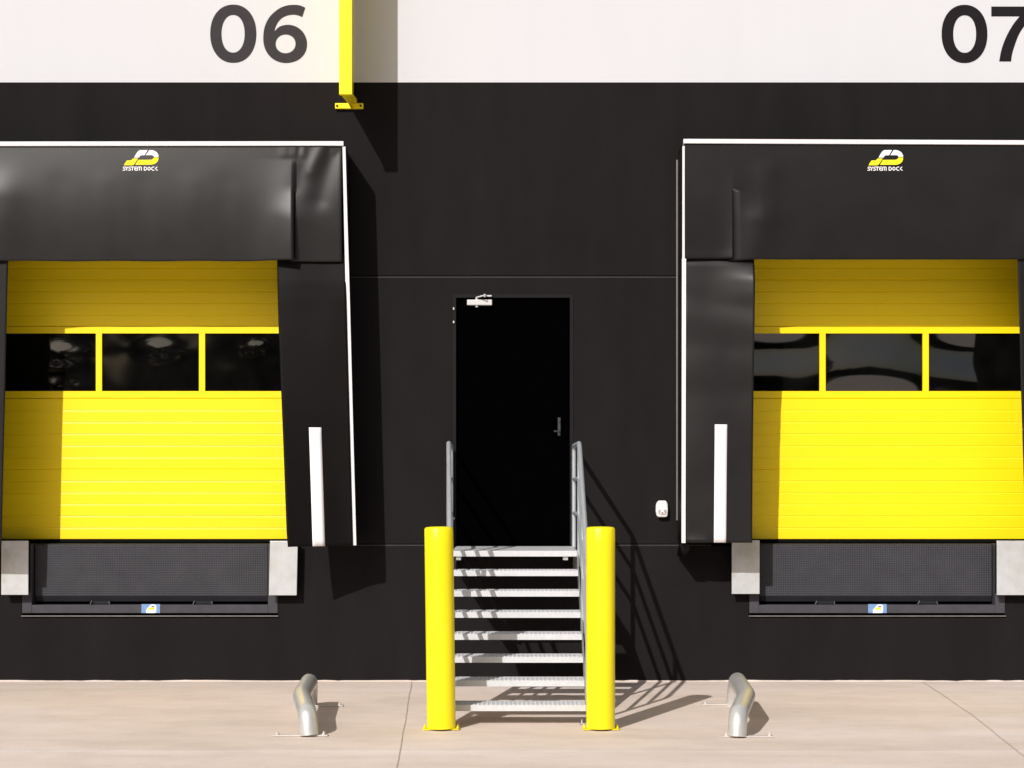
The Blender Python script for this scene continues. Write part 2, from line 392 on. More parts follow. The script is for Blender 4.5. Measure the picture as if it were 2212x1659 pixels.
# numerals
def P06(p): return (PX((760 + p[0] / 5.267) * 0.57604), PZ(p[1] / 5.267 * 0.57604))
def P07(p): return (PX((3440 + p[0] / 5.53) * 0.57604), PZ(p[1] / 5.53 * 0.57604))
yw = lambda x, z: -0.002
def numeral(loops, conv, mat): return filled('dock_number', [[conv(p) for p in lp] for lp in loops], yw, mat, wh)
numeral([ell(605, 667, 455, 574), ell(601, 668, 229, 373)], P06, M['num_a'])
six = smooth_open([(2027, 155), (1930, 112), (1820, 98), (1680, 108), (1540, 155), (1420, 238), (1325, 335), (1255, 455), (1212, 590), (1198, 740), (1205, 860), (1240, 980), (1300, 1080), (1390, 1165), (1505, 1222), (1640, 1245), (1785, 1225), (1905, 1170), (1995, 1085), (2045, 985), (2061, 870), (2045, 760), (1995, 655), (1915, 570), (1810, 513), (1690, 491), (1570, 508), (1490, 550), (1428, 612)]) \
    + smooth_open([(1420, 608), (1445, 520), (1495, 430), (1570, 355), (1670, 307), (1790, 290), (1880, 303), (1967, 337)])
numeral([six, ell(1638, 867, 197, 186, e=2.05)], P06, M['num_a'])
numeral([ell(977, 705, 474, 603), ell(980, 707, 238, 390)], P07, M['num_b'])
seven = [(1533, 138), (2490, 138), (2490, 300)] + smooth_open([(2490, 300), (2330, 420), (2205, 555), (2090, 745), (2005, 980), (1962, 1130), (1942, 1275)]) \
    + smooth_open([(1698, 1275), (1730, 1090), (1790, 890), (1890, 670), (2000, 490), (2120, 340)]) + [(1533, 340)]
numeral([seven], P07, M['num_b'])

# yellow sectional dock doors
YD = 0.20
def dock_door(c, warp, seed, dents=()):
    x0, x1 = c - 1.42, c + 1.42
    prof = []                                            # (y, z) going up, grooves every 0.1033
    def rib(za, zb):
        n = max(1, int(round((zb - za) / 0.1033)))
        prof.append((YD + 0.006, za)); prof.append((YD, za + 0.004))
        for i in range(1, n):
            z = za + (zb - za) * i / n
            prof.extend([(YD, z - 0.013), (YD + 0.0036, z - 0.001), (YD + 0.0036, z + 0.0005), (YD - 0.0006, z + 0.003), (YD, z + 0.012)])
        prof.append((YD, zb - 0.006)); prof.append((YD + 0.006, zb))
    rib(1.222, 1.836); rib(1.836, 2.455)
    mb = MB()
    def sweep():
        n = len(prof); vs = [(x0, y, z) for y, z in prof] + [(x1, y, z) for y, z in prof]
        mb.add(vs, [(i, i + n, i + n + 1, i + 1) for i in range(n - 1)])
        prof.clear()
    sweep()
    rib(3.088, 3.707); rib(3.707, 4.30); sweep()
    # glazed section: rails and mullions with openings
    mull = [c - 0.905 * 1.5, c - 0.4515, c + 0.4515, c + 0.905 * 1.5]
    mb.box(x0, x1, YD, YD + 0.03, 2.459, 2.519); mb.box(x0, x1, YD, YD + 0.03, 3.025, 3.083)
    cols = [(x0, mull[0] + 0.03), (mull[1] - 0.0265, mull[1] + 0.0265), (mull[2] - 0.0265, mull[2] + 0.0265), (mull[3] - 0.03, x1)]
    for a, b in cols: mb.box(a, b, YD, YD + 0.03, 2.519, 3.025)
    mb.box(x0, x1, YD + 0.012, YD + 0.035, 1.222, 2.457); mb.box(x0, x1, YD + 0.012, YD + 0.035, 3.086, 4.30)
    d = mb.build('dock_door', M['yellow_door'], wh)
    for k in range(3):
        a, b = cols[k][1], cols[k + 1][0]; m2 = MB(); n = 44; nn = 28; vs = []
        for j in range(nn + 1):
            for i in range(n + 1):
                u, v = i / n, j / nn; x = a + (b - a) * u; z = 2.519 + 0.506 * v
                e = math.sin(math.pi * u) * math.sin(math.pi * v)
                bow = warp[k][0] * e + warp[k][1] * noise.noise(Vector((x * 1.3, z * 2.6, seed + k)))*(0.4+0.6*e) + warp[k][2] * math.sin(2 * math.pi * v) * (0.5+0.5*math.sin(math.pi*u)) 
                for (bx, bz, wx, wz, am) in dents: bow += am * math.exp(-((x - bx) / wx) ** 2 - ((z - bz) / wz) ** 2)
                vs.append((x, YD + 0.016 - bow, z))
        fs = [(j * (n + 1) + i, j * (n + 1) + i + 1, (j + 1) * (n + 1) + i + 1, (j + 1) * (n + 1) + i) for j in range(nn) for i in range(n)]
        m2.add(vs, fs, True); m2.build('window_pane', M['glass'], d)
    box('bottom_seal', M['seal'], d, x0, x1, YD - 0.004, YD + 0.03, 1.196, 1.2215, 0.002)
    return d
dock_door(-3.166, [(0.0, 0.001, 0.0), (0.0, 0.001, 0.0), (0.0, 0.001, 0.0)], 3,
          dents=((-3.98, 2.835, 0.22, 0.10, 0.0070), (-4.03, 2.555, 0.17, 0.08, 0.0052), (-3.11, 2.885, 0.17, 0.070, 0.0042), (-2.245, 2.90, 0.09, 0.055, 0.0034)))
dock_door(3.171, [(-0.006, 0.014, 0.005), (0.010, 0.010, 0.006), (-0.006, 0.012, 0.006)], 11)

# personnel door
dx0, dx1, dz0, dz1 = DOOR
fr = MB(); fw = 0.030
fr.box(dx0, dx0 + fw, -0.004, 0.10, dz0, dz1 - fw); fr.box(dx1 - fw, dx1, -0.004, 0.10, dz0, dz1 - fw); fr.box(dx0, dx1, -0.004, 0.10, dz1 - fw, dz1)
leaf = box('door', M['door_black'], wh, dx0 + fw + 0.004, dx1 - fw - 0.004, 0.022, 0.07, dz0 + 0.006, dz1 - fw - 0.004, 0.002)
frm = mat_simple('door frame enamel', (0.008, 0.007, 0.008), 0.6, spec=0.15)
fr.build('door_frame', frm, leaf, 0.003)
zc = PZ(653.5)
cl = MB().box(PX(1009), PX(1063), -0.035, 0.022, PZ(660), PZ(648)); cl.build('door_closer', M['silver'], leaf, 0.006)
MB().tube([(PX(1030), -0.012, PZ(664)), (PX(1030), -0.012, PZ(643))], 0.012, 12).tube([(PX(1030), -0.03, PZ(643)), (PX(1046), -0.10, PZ(641)), (PX(1052), -0.005, PZ(639))], 0.006, 8) \
    .box(PX(1045), PX(1049), -0.03, 0.0, PZ(642), PZ(636)).box(PX(1052), PX(1062), -0.02, 0.0, PZ(641), PZ(638)).build('closer_arm', M['silver'], leaf)
for vy in (667, 696, 1120):
    MB().tube([(PX(980.3), -0.012, PZ(vy + 2.5)), (PX(980.3), -0.012, PZ(vy - 2.5))], 0.008, 10).build('hinge', M['silver'], leaf)
hd = MB().box(PX(1205), PX(1211), 0.014, 0.022, PZ(942), PZ(902)).tube([(PX(1208), 0.02, PZ(932)), (PX(1208), -0.035, PZ(932)), (PX(1196), -0.04, PZ(932))], 0.008, 10).tube([(PX(1208), 0.012, PZ(910)), (PX(1208), 0.004, PZ(910))], 0.010, 12)
hd.build('door_handle', M['chrome_dark'], leaf, 0.002)

# ------------------------------------------------------------------ dock levellers
def leveller(c, label, sx0, sx1):
    t = thing('dock_leveller', label, 'dock leveller', 'dock levellers under the yellow doors')
    f = MB(); o, i = 1.104, 1.020
    f.box(c - o, c - i, -0.006, 0.24, 0.590, 1.186); f.box(c + i, c + o, -0.006, 0.24, 0.590, 1.186)
    f.box(c - i + 0.0002, c + i - 0.0002, -0.005, 0.10, 0.590, 0.661)
    f.build('frame', M['level'], t, 0.004)
    box('pit_back', M['seal'], t, c - i, c + i, 0.2, 0.25, 0.575, 1.15, 0)
    box('bottom_ledge', M['ledge'], t, c - o - 0.004, c + o + 0.006, -0.020, 0.02, 0.562, 0.5695, 0.001)
    box('deck', M['level_dark'], t, c - i + 0.006, c + i - 0.006, 0.075, 0.24, 1.172, 1.188, 0.002)
    lip = MB().prism_x([(0.058, 0.735), (0.058, 1.176), (0.070, 1.184), (0.072, 1.168), (0.072, 0.735)], c - 1.008, c + 1.008)
    l = lip.build('lip', M['chequer'], t, 0.002)
    fold = MB().prism_x([(0.058, 0.7345), (0.072, 0.7345), (0.090, 0.690), (0.075, 0.686)], c - 1.008, c + 1.008)
    fold.build('lip_fold', M['level_dark'], l)
    for k in (-0.44, 0.45):
        h = MB().prism([(c + k - 0.075, 0.690), (c + k - 0.088, 0.664), (c + k + 0.082, 0.664), (c + k + 0.076, 0.690)], 0.055, 0.095)
        hh = h.build('hinge_lug', M['level_dark'], t, 0.002)
        MB().prism([(c + k - 0.084, 0.664), (c + k - 0.089, 0.664), (c + k - 0.075, 0.694), (c + k - 0.070, 0.694)], 0.035, 0.050).build('lug_edge', M['ledge'], hh)
        MB().prism([(c + k + 0.080, 0.664), (c + k + 0.084, 0.664), (c + k + 0.079, 0.690), (c + k + 0.075, 0.690)], 0.035, 0.050).build('lug_edge', M['ledge'], hh)
    st = MB().box(sx0, sx1, -0.0085, -0.006, 0.592, 0.668).build('sticker', M['stick'], t)
    L = sx1 - sx0; ys = lambda x, z: -0.0095
    q = lambda pts: [(sx0 + L * a, 0.592 + 0.076 * b) for a, b in pts]
    filled('sticker_print', [q([(0.25, 0.0), (0.25, 0.35), (0.42, 0.75), (0.5, 0.95), (0.7, 0.97), (0.8, 0.85), (0.8, 0.1), (0.75, 0.0)])], ys, M['logo_w'], st, 0.0005)
    filled('sticker_print', [q([(0.30, 0.38), (0.46, 0.62), (0.68, 0.62), (0.72, 0.5), (0.66, 0.38)])], lambda x, z: -0.0108, M['logo_y'], st, 0.0004)
    filled('sticker_print', [q([(0.52, 0.66), (0.56, 0.78), (0.68, 0.78), (0.72, 0.66)])], lambda x, z: -0.0108, M['level'], st, 0.0004)
    return t
leveller(CX[0], 'grey tear plate dock leveller set in the wall under the door numbered 06', PX(306), PX(346))
leveller(CX[1], 'grey tear plate dock leveller set in the wall right of the staircase', PX(1875), PX(1915))

def bumper(x0, x1, z0, z1, skew, label):
    t = thing('dock_bumper', label, 'dock bumper', 'steel faced dock bumpers beside the levellers')
    MB().prism([(x0 - skew, z0), (x1 - skew, z0), (x1, z1), (x0, z1)], -0.108, -0.094).build('steel_face', M['bumper'], t, 0.003)
    MB().box(x0 + 0.012, x1 - 0.012, -0.094, -0.0065, z0 + 0.012, z1 - 0.012).build('rubber_block', M['seal'], t, 0.004)
bumper(PX(3, .1), PX(61.6, .1), PZ(1285, .1), PZ(1168, .1), 0.0, 'stained steel dock bumper at the left edge, half shaded, left of the grey leveller')
bumper(PX(583.5, .1), PX(643.5, .1), PZ(1286, .1), PZ(1168.5, .1), 0.010, 'bright sunlit steel dock bumper partly behind the slanted curtain bottom')
bumper(PX(1580.6, .1), PX(1640.6, .1), PZ(1283, .1), PZ(1167, .1), 0.0, 'grimy steel dock bumper below the curtain, just right of the black shadow')
bumper(PX(2153, .1), PX(2214, .1), PZ(1285.5, .1), PZ(1168, .1), 0.0, 'clean steel dock bumper at the right edge beside the right leveller')

# ------------------------------------------------------------------ dock shelters
def seg_d(x, z, a, b):
    ax, az = a; bx, bz = b; dx, dz = bx - ax, bz - az
    t = max(0, min(1, ((x - ax) * dx + (z - az) * dz) / (dx * dx + dz * dz)))
    return math.hypot(x - ax - t * dx, z - az - t * dz), t
def fold(x, z, a, b, w, amp):
    d, t = seg_d(x, z, a, b); return amp * math.exp(-(d / w) ** 2)
def lerp_tab(tab, y):
    if y <= tab[0][0]: return tab[0][1]
    for (y0, a), (y1, b) in zip(tab, tab[1:]):
        if y <= y1: return a + (b - a) * (y - y0) / (y1 - y0)
    return tab[-1][1]

def header(t, mat, xl, xr, z1, zb, xslit, zslit, yf):
    """front sheet with one slit; yf(x, z, side) gives y"""
    nxl = 90; nxr = 40; nz_ = 64
    XS = [xl + (xslit - xl) * i / nxl for i in range(nxl + 1)] + [xslit + (xr - xslit) * i / nxr for i in range(1, nxr + 1)]
    vid = {}; vs = []
    def V(i, j, side):
        x = XS[i]; k = (i, j, side)
        dup = (i == nxl)
        zbot = zb(x, side); z = z1 + (zbot - z1) * j / nz_
        if not (dup and z < zslit): k = (i, j, 0)
        if k not in vid:
            cut = dup and z < zslit and side == 1
            vid[k] = len(vs); vs.append((x - (0.03 if cut else 0), yf(x, z, side) + (0.006 if cut else 0), z))
        return vid[k]
    fs = []
    for i in range(len(XS) - 1):
        s = 0 if i < nxl else 1
        for j in range(nz_): fs.append((V(i, j, s), V(i, j + 1, s), V(i + 1, j + 1, s), V(i + 1, j, s)))
    return MB().add(vs, fs, True).build('header_curtain', mat, t, solid=0.004)

def curtain(t, mat, z1, z0fun, xa, xb, yfun, n=30, m=80):
    vs = []
    for j in range(m + 1):
        v = j / m
        for i in range(n + 1):
            u = i / n; z = z1 + (z0fun(u) - z1) * v
            x = xa(z) + (xb(z) - xa(z)) * u; vs.append((x, yfun(u, z, x), z))
    fs = [(j * (n + 1) + i, (j + 1) * (n + 1) + i, (j + 1) * (n + 1) + i + 1, j * (n + 1) + i + 1) for j in range(m) for i in range(n)]
    return MB().add(vs, fs, True).build('side_curtain', mat, t, solid=0.005)

def logo(t, ox, oz, s, yf):
    """marks traced in local units: x right, z up, size about 1 wide"""
    def c(p): return (ox + (p[0] - 990) / 970.0 * s, oz - (p[1] - 480) / 970.0 * s)
    sh = [
        ('w', [(1165, 278), (960, 280), (925, 292), (890, 320), (855, 368), (785, 492), (925, 488), (955, 440), (985, 426), (1078, 424)]),
        ('w', [(1212, 278), (1300, 282), (1380, 312), (1440, 368), (1470, 430), (1472, 466), (1350, 470), (1322, 435), (1280, 420), (1115, 424)]),
        ('y', [(760, 515), (900, 515), (812, 655), (780, 692), (740, 708), (505, 708), (560, 610), (590, 572), (690, 570), (715, 560)]),
        ('y', [(905, 555), (1270, 552), (1310, 530), (1345, 488), (1472, 488), (1468, 540), (1440, 610), (1380, 662), (1300, 690), (825, 695)]),
    ]
    for k, pts in sh: filled('shelter_emblem', [[c(p) for p in pts]], yf, M['logo_w' if k == 'w' else 'logo_y'], t, 0.0006)
    # lettering: SYSTEM DOCK as strokes
    H = 100.0
    gl = {'S': [[(0.62, 0.95), (0.2, 0.95), (0.08, 0.75), (0.2, 0.55), (0.45, 0.45), (0.56, 0.25), (0.42, 0.05), (0.0, 0.05)]], 
          'Y': [[(0, 1), (0.28, 0.5), (0.56, 1)], [(0.28, 0.5), (0.28, 0)]],
          'T': [[(-0.05, 0.97), (0.7, 0.97)], [(0.32, 1), (0.32, 0)]],
          'E': [[(0.55, 0.96), (0.2, 0.96), (0.05, 0.75), (0.05, 0.25), (0.2, 0.04), (0.55, 0.04)], [(0.05, 0.5), (0.5, 0.5)]],
          'M': [[(0.05, 0), (0.05, 0.8), (0.2, 0.97), (0.4, 0.97), (0.5, 0.8), (0.5, 0)], [(0.5, 0.8), (0.62, 0.97), (0.85, 0.97), (0.95, 0.8), (0.95, 0)]],
          'D': [[(0.08, 0.04), (0.08, 0.96), (0.4, 0.96), (0.65, 0.7), (0.65, 0.3), (0.4, 0.04), (0.08, 0.04)]],
          'O': [[(0.35, 0.04), (0.08, 0.3), (0.08, 0.7), (0.35, 0.96), (0.62, 0.7), (0.62, 0.3), (0.35, 0.04)]],
          'C': [[(0.7, 0.96), (0.35, 0.96), (0.08, 0.7), (0.08, 0.3), (0.35, 0.04), (0.7, 0.04)]],
          'K': [[(0.12, 0.5), (0.55, 1)], [(0.12, 0.5), (0.62, 0)]]}
    x = 480; mb = MB()
    adv = {'S': 62, 'Y': 66, 'T': 78, 'E': 66, 'M': 118, 'D': 86, 'O': 84, 'C': 82, 'K': 66, ' ': 30}
    for i, ch in enumerate('SYSTEM DOCK'):
        if ch != ' ':
            for st in gl[ch]:
                pts = [(x + p[0] * H * 1.17, 852 - p[1] * H) for p in st]; w = 11
                for a, b in zip(pts, pts[1:]):
                    dx, dy = b[0] - a[0], b[1] - a[1]; L = math.hypot(dx, dy); nx_, ny_ = -dy / L * w, dx / L * w; ex, ey = dx / L * 5, dy / L * 5
                    q = [(a[0] + nx_ - ex, a[1] + ny_ - ey), (b[0] + nx_ + ex, b[1] + ny_ + ey), (b[0] - nx_ + ex, b[1] - ny_ + ey), (a[0] - nx_ - ex, a[1] - ny_ - ey)]
                    vs = []
                    for p in q:
                        X, Z = c(p); vs.append((X, yf(X, Z), Z))
                    mb.add(vs, [(0, 1, 2, 3)])
        x += adv[ch] * 1.215
    mb.build('shelter_lettering', M['logo_w'], t, solid=0.001)

def shelter(label, d, c, xo_l, xo_r, top_l, top_r, hd, cl, cr, right_strip, left_strip, pvc, pside, logo_at):
    t = thing('dock_shelter', label, 'dock shelter', 'black curtain dock shelters round the yellow doors')
    # frame behind the fabric
    zt = min(top_l, top_r)
    fr = MB()
    fr.box(xo_l, xo_r, -d + 0.02, -d + 0.06, zt - 0.05, zt - 0.012)
    fr.build('front_frame', M['trim_grey'], t, 0.002)
    # roof sheet
    MB().add([(xo_l, -0.004, zt - 0.02), (xo_r, -0.004, zt - 0.02), (xo_r, -d + 0.01, zt - 0.004), (xo_l, -d + 0.01, zt - 0.004)], [(0, 1, 2, 3)]).build('roof_sheet', pside, t, solid=0.006)
    # white top trim
    MB().prism([(xo_l, top_l - 0.037), (xo_r, top_r - 0.037), (xo_r, top_r), (xo_l, top_l)], -d - 0.022, -d + 0.012).build('top_trim', M['trim'], t, 0.003)
    header(t, pvc, *hd)
    for sd, strips in (('l', left_strip), ('r', right_strip)):
        tab_a, tab_b = strips
        vs = []
        for (z, a), (_, b) in zip(tab_a, tab_b): vs += [(a, -d - 0.010, z), (b, -d - 0.010, z), (b, -d + 0.014, z), (a, -d + 0.014, z)]
        n = len(tab_a); fs = [(0, 1, 2, 3), (4 * n - 4, 4 * n - 1, 4 * n - 2, 4 * n - 3)]
        for i in range(n - 1):
            for k in range(4): fs.append((i * 4 + k, i * 4 + (k + 1) % 4, i * 4 + 4 + (k + 1) % 4, i * 4 + 4 + k))
        MB().add(vs, fs).build('side_trim', M['trim'], t, 0.002)
        # side fabric from wall to front frame, following the strip
        sgn = -1 if sd == 'l' else 1
        xw = xo_l if sd == 'l' else xo_r
        sv = []; mrow = 24
        for j in range(mrow + 1):
            z = tab_a[0][0] + (tab_a[-1][0] - tab_a[0][0]) * j / mrow
            xs_ = lerp_tab([(-q[0], q[1]) for q in (tab_b if sgn > 0 else tab_a)], -z)
            for i in range(9):
                u = i / 8; sv.append((xw_at(xw, xs_, u, sgn) + 0.006 * sgn * math.sin(math.pi * u) * noise.noise(Vector((z * 2, u, sgn))), -0.004 - (d - 0.006) * u, z))
        sf = [(j * 9 + i, j * 9 + i + 1, (j + 1) * 9 + i + 1, (j + 1) * 9 + i) for j in range(mrow) for i in range(8)]
        MB().add(sv, sf, True).build('side_panel', M['pvc_side'], t, solid=0.004)
        zt2, zb2 = tab_a[0][0] - 0.03, tab_a[-1][0] + 0.18
        xw0 = xw_at(xw, xw, 0, sgn)
        MB().box(xw0 + sgn * 0.003, xw0 + sgn * 0.016, -0.022, -0.0005, zb2, zt2).build('wall_flashing', M['trim_grey'] if sd == 'l' else M['seal'], t, 0.002)
    for cc in (cl, cr):
        o = curtain(t, cc['mat'], *cc['args'])
        if 'stripe' in cc:
            q = cc['stripe']; yf = cc['yf']; n = 20; vs = []
            for j in range(n + 1):
                v = j / n; z = q[0] + (q[1] - q[0]) * v
                xa = q[2] + (q[4] - q[2]) * v; xb = q[3] + (q[5] - q[3]) * v
                for k in range(5):
                    x = xa + (xb - xa) * k / 4; vs.append((x, yf(x, z) - 0.0055, z))
            fs = [(j * 5 + k, j * 5 + 5 + k, j * 5 + 6 + k, j * 5 + 1 + k) for j in range(n) for k in range(4)]
            MB().add(vs, fs, True).build('guide_stripe', M['stripe'], o, solid=0.002)
    logo(t, *logo_at)
    return t
def xw_at(xw, xs_, u, sgn): return xw + (xs_ - xw) * u

# --- left shelter
d = 0.45
X = lambda v, dd=d: PX(v, dd)
Z = lambda v, dd=d: PZ(v, dd)
def yhL(x, z, side):
    v = (Z(315) - z) / (Z(315) - Z(565))                   # 0 top .. 1 bottom
    o = 0.026 * math.sin(math.pi * min(1, max(0, v)) * 0.9)
    o += 0.006 * noise.noise(Vector((x * 1.1, z * 0.8, 3)))*v
    # lifted edge next to the slit
    if side == 0:
        g = max(0, 1 - (X(637) - x) / 0.46); o += 0.085 * g * g * max(0, v - 0.12) ** 0.9
    else: o -= 0.004 * max(0, v - .4)
    o += fold(x, z, (X(600), Z(580)), (X(626), Z(478)), 0.15, 0.016)
    for (a, amp, w) in ((618, .004, .028), (638, .0045, .026), (658, .004, .030)):
        o += fold(x, z, (X(a), Z(306)), (X(a - 3), Z(334)), w, amp)
    o += fold(x, z, (X(700), Z(318)), (X(672), Z(372)), 0.06, 0.009)
    o -= fold(x, z, (X(718), Z(325)), (X(690), Z(430)), 0.09, 0.012)
    o -= fold(x, z, (X(652), Z(375)), (X(640), Z(405)), 0.07, 0.006)
    o += fold(x, z, (X(5), Z(430)), (X(-10), Z(560)), 0.20, 0.024)
    for a in (120, 215, 300, 405, 480): o += fold(x, z, (X(a + 10), Z(400)), (X(a), Z(570)), 0.10, 0.0022 * (1 if a % 2 else -1))
    edge = max(0, 1 - (X(742) - x) / 0.03); o -= 0.006 * edge
    return -d - 0.002 - max(-0.004, o)
hdL = (X(-118), X(739), Z(313), lambda x, s: Z(564.5 if s == 0 else 565.5) + 0.002 * math.sin(x * 9), X(637), Z(413), yhL)
innerL = [(-Z(540), X(597, .45)), (-Z(714), X(601.5, .50)), (-Z(1152, .6), X(620, .62)), (-Z(1182, .6), X(622.5, .64))]
def bot_d(z, a=.45, b=.64, zt=Z(565)): 
    t = max(0, min(1, (zt - z) / (zt - 1.2))); return a + (b - a) * t ** 1.4
def yc_rL(u, z, x=0):
    return -(0.432 + (bot_d(z) - 0.45) * u ** 1.3 + 0.006 * noise.noise(Vector((u * 2, z * 1.4, 8))) + (0.014 if z < Z(567) else 0.0) * min(1, (Z(567) - z) * 6) + 0.018 * min(1, max(0, (Z(560) - z) * 3)))
def innerLx(z): return lerp_tab(innerL, -z)
outerL = [(-Z(540), X(744)), (-Z(622), X(748)), (-Z(1178), X(763))]
outLx = lambda z: lerp_tab(outerL, -z)
def z0L(u): return PZ(1178, .46) + (PZ(1181.5, .64) - PZ(1178, .46)) * u
crL = dict(mat=M['pvc_dk'], args=(Z(545), z0L, outLx, innerLx, yc_rL),
           stripe=(PZ(923, .55), PZ(1180, .57), PX(667, .53), PX(693, .53), PX(675.6, .565), PX(701.3, .565)),
           yf=lambda x, z: yc_rL(max(0, min(1, (x - outLx(z)) / (innerLx(z) - outLx(z)))), z))
inLL = [(-Z(540), X(18)), (-Z(714), X(13.7)), (-Z(1152), X(4)), (-Z(1182), X(3))]
yc_lL = lambda u, z, x=0: -(0.437 + 0.005 * noise.noise(Vector((u * 2, z, 1))) + 0.012 * u)
clL = dict(mat=M['pvc_b'], args=(Z(545), lambda u: Z(1180), lambda z: X(-116), lambda z: lerp_tab(inLL, -z), yc_lL))
tabR = ([(Z(317), X(740)), (Z(464), X(743)), (Z(622), X(746.5)), (Z(900), X(754)), (Z(1178), X(761.5))],
        [(Z(317), X(746.5)), (Z(464), X(750.5)), (Z(622), X(755.3)), (Z(900), X(762.5)), (Z(1178), X(770))])
tabL = ([(Z(317), X(-124)), (Z(1178), X(-124))], [(Z(317), X(-117)), (Z(1178), X(-117))])
shelter('dock shelter on the left with wrinkled header curtain and outward slanting side trim', d, CX[0], X(-124), X(742.5), Z(307), Z(306), hdL, clL, crL, tabR, tabL, M['pvc_a'], M['pvc_side'],
        (X(306) , Z(340.3), 0.291, lambda x, z: yhL(x, z, 0) - 0.004))

# --- right shelter
d2 = 0.465
X2 = lambda v, dd=d2: PX(v, dd)
Z2 = lambda v, dd=d2: PZ(v, dd)
def yhR(x, z, side):
    v = (Z2(310) - z) / (Z2(310) - Z2(562))
    o = 0.014 * math.sin(math.pi * min(1, max(0, v)))
    if side == 0:                                          # narrow flap left of the slit lies on top
        g = max(0, 1 - (X2(1582) - x) / 0.16); o += 0.022 * g * g * max(0, v - 0.2)
    else:
        g = math.exp(-((x - X2(1582)) / 0.10) ** 2); o -= 0.006 * g * max(0, v - 0.3)
    o += fold(x, z, (X2(1645), Z2(480)), (X2(1625), Z2(560)), 0.13, 0.022)
    o += fold(x, z, (X2(1660), Z2(370)), (X2(1646), Z2(470)), 0.09, 0.008)
    o += fold(x, z, (X2(2225), Z2(480)), (X2(2200), Z2(560)), 0.14, 0.015)
    o += fold(x, z, (X2(1490), Z2(556)), (X2(1575), Z2(556)), 0.05, 0.004)
    o += 0.004 * noise.noise(Vector((x * 1.6, z * 1.2, 9)))
    return -d2 - 0.002 - max(-0.012, o)
def zbR(x, s):
    if s == 0: return Z2(559.3)
    t = (x - X2(1582)) / (X2(1632) - X2(1582)); return Z2(564.5 - 3.7 * min(1, t)) 
hdR = (X2(1480), X2(2330), Z2(309), zbR, X2(1582), Z2(409), yhR)
# header() needs dense columns on the long side, so mirror the roles of the two counts
inR = [(-Z2(540), X2(1630)), (-Z2(838), X2(1627)), (-Z2(1173), X2(1624.5))]
inRx = lambda z: lerp_tab(inR, -z)
outRx = lambda z: X2(1481)
def yc_lR(u, z, x=0):
    o = 0.012 * math.sin(math.pi * u) + 0.010 * noise.noise(Vector((u * 1.5, z * 1.8, 4)))
    x = outRx(z) + (inRx(z) - outRx(z)) * u
    o -= fold(x, z, (X2(1470), Z2(640)), (X2(1640), Z2(668)), 0.09, 0.006)
    o += fold(x, z, (X2(1470), Z2(680)), (X2(1650), Z2(715)), 0.14, 0.005)
    o -= fold(x, z, (X2(1470), Z2(738)), (X2(1640), Z2(752)), 0.10, 0.005)
    o -= fold(x, z, (X2(1470), Z2(850)), (X2(1640), Z2(846)), 0.11, 0.005)
    o += fold(x, z, (X2(1500), Z2(1178)), (X2(1520), Z2(1178)), 0.06, 0.016)
    o += 0.11 * max(0, u - 0.25) ** 2 * (0.25 + 0.75 * max(0, min(1, (z - 1.9) / 1.4))) * max(0.0, min(1, (Z2(561) - z) / 0.16)) - 0.012 * (z > Z2(563))   # inner edge curls forward
    return -(0.443 + 0.012 * min(1, max(0, (Z2(560) - z) * 3)) + o)
clR = dict(mat=M['pvc_a'], args=(Z2(545), lambda u: Z2(1172.5), outRx, inRx, yc_lR),
           stripe=(Z2(917), Z2(1172), X2(1543.7), X2(1570.3), X2(1541.8), X2(1568)),
           yf=lambda x, z: yc_lR(max(0, min(1, (x - outRx(z)) / (inRx(z) - outRx(z)))), z))
inRR = [(-Z2(540), X2(2198)), (-Z2(700), X2(2202.5)), (-Z2(842), X2(2206)), (-Z2(1173), X2(2216))]
crR = dict(mat=M['pvc_b'], args=(Z2(545), lambda u: Z2(1172.5), lambda z: X2(2328), lambda z: lerp_tab(inRR, -z), lambda u, z, x=0: -(0.45 + 0.01 * u)))
tl = ([(Z2(316), X2(1474)), (Z2(558), X2(1473.8)), (Z2(559.5), X2(1473)), (Z2(1173), X2(1472))], [(Z2(316), X2(1479)), (Z2(558), X2(1479)), (Z2(559.5), X2(1482)), (Z2(1173), X2(1480.8))])
tr = ([(Z2(316), X2(2330)), (Z2(1173), X2(2330))], [(Z2(316), X2(2337)), (Z2(1173), X2(2337))])
shelter('dock shelter on the right with smooth header curtain and upright white trim', d2, CX[1], X2(1476), X2(2336), Z2(301), Z2(304.5), hdR, clR, crR, tr, tl, M['pvc_b'], M['pvc_side'],
        (X2(1913), Z2(340.2), 0.291, lambda x, z: yhR(x, z, 1) - 0.004))
# torn fabric tail under the right shelter's outer corner
tail = [o for o in COL.objects if o.name.startswith('dock_shelter') and 'right' in o.get('label', '')][0]
MB().add([(X2(1466, 0), -0.03, PZ(1176)), (X2(1474), -0.42, Z2(1173)), (X2(1484), -0.44, Z2(1173)), (PX(1462), -0.05, PZ(1200)), (PX(1475, .25), -0.30, PZ(1204, .25)), (PX(1487, .3), -0.40, PZ(1186, .3))],
         [(0, 1, 4, 3), (1, 2, 5, 4)], True).build('fabric_tail', M['pvc_side'], tail, solid=0.006)

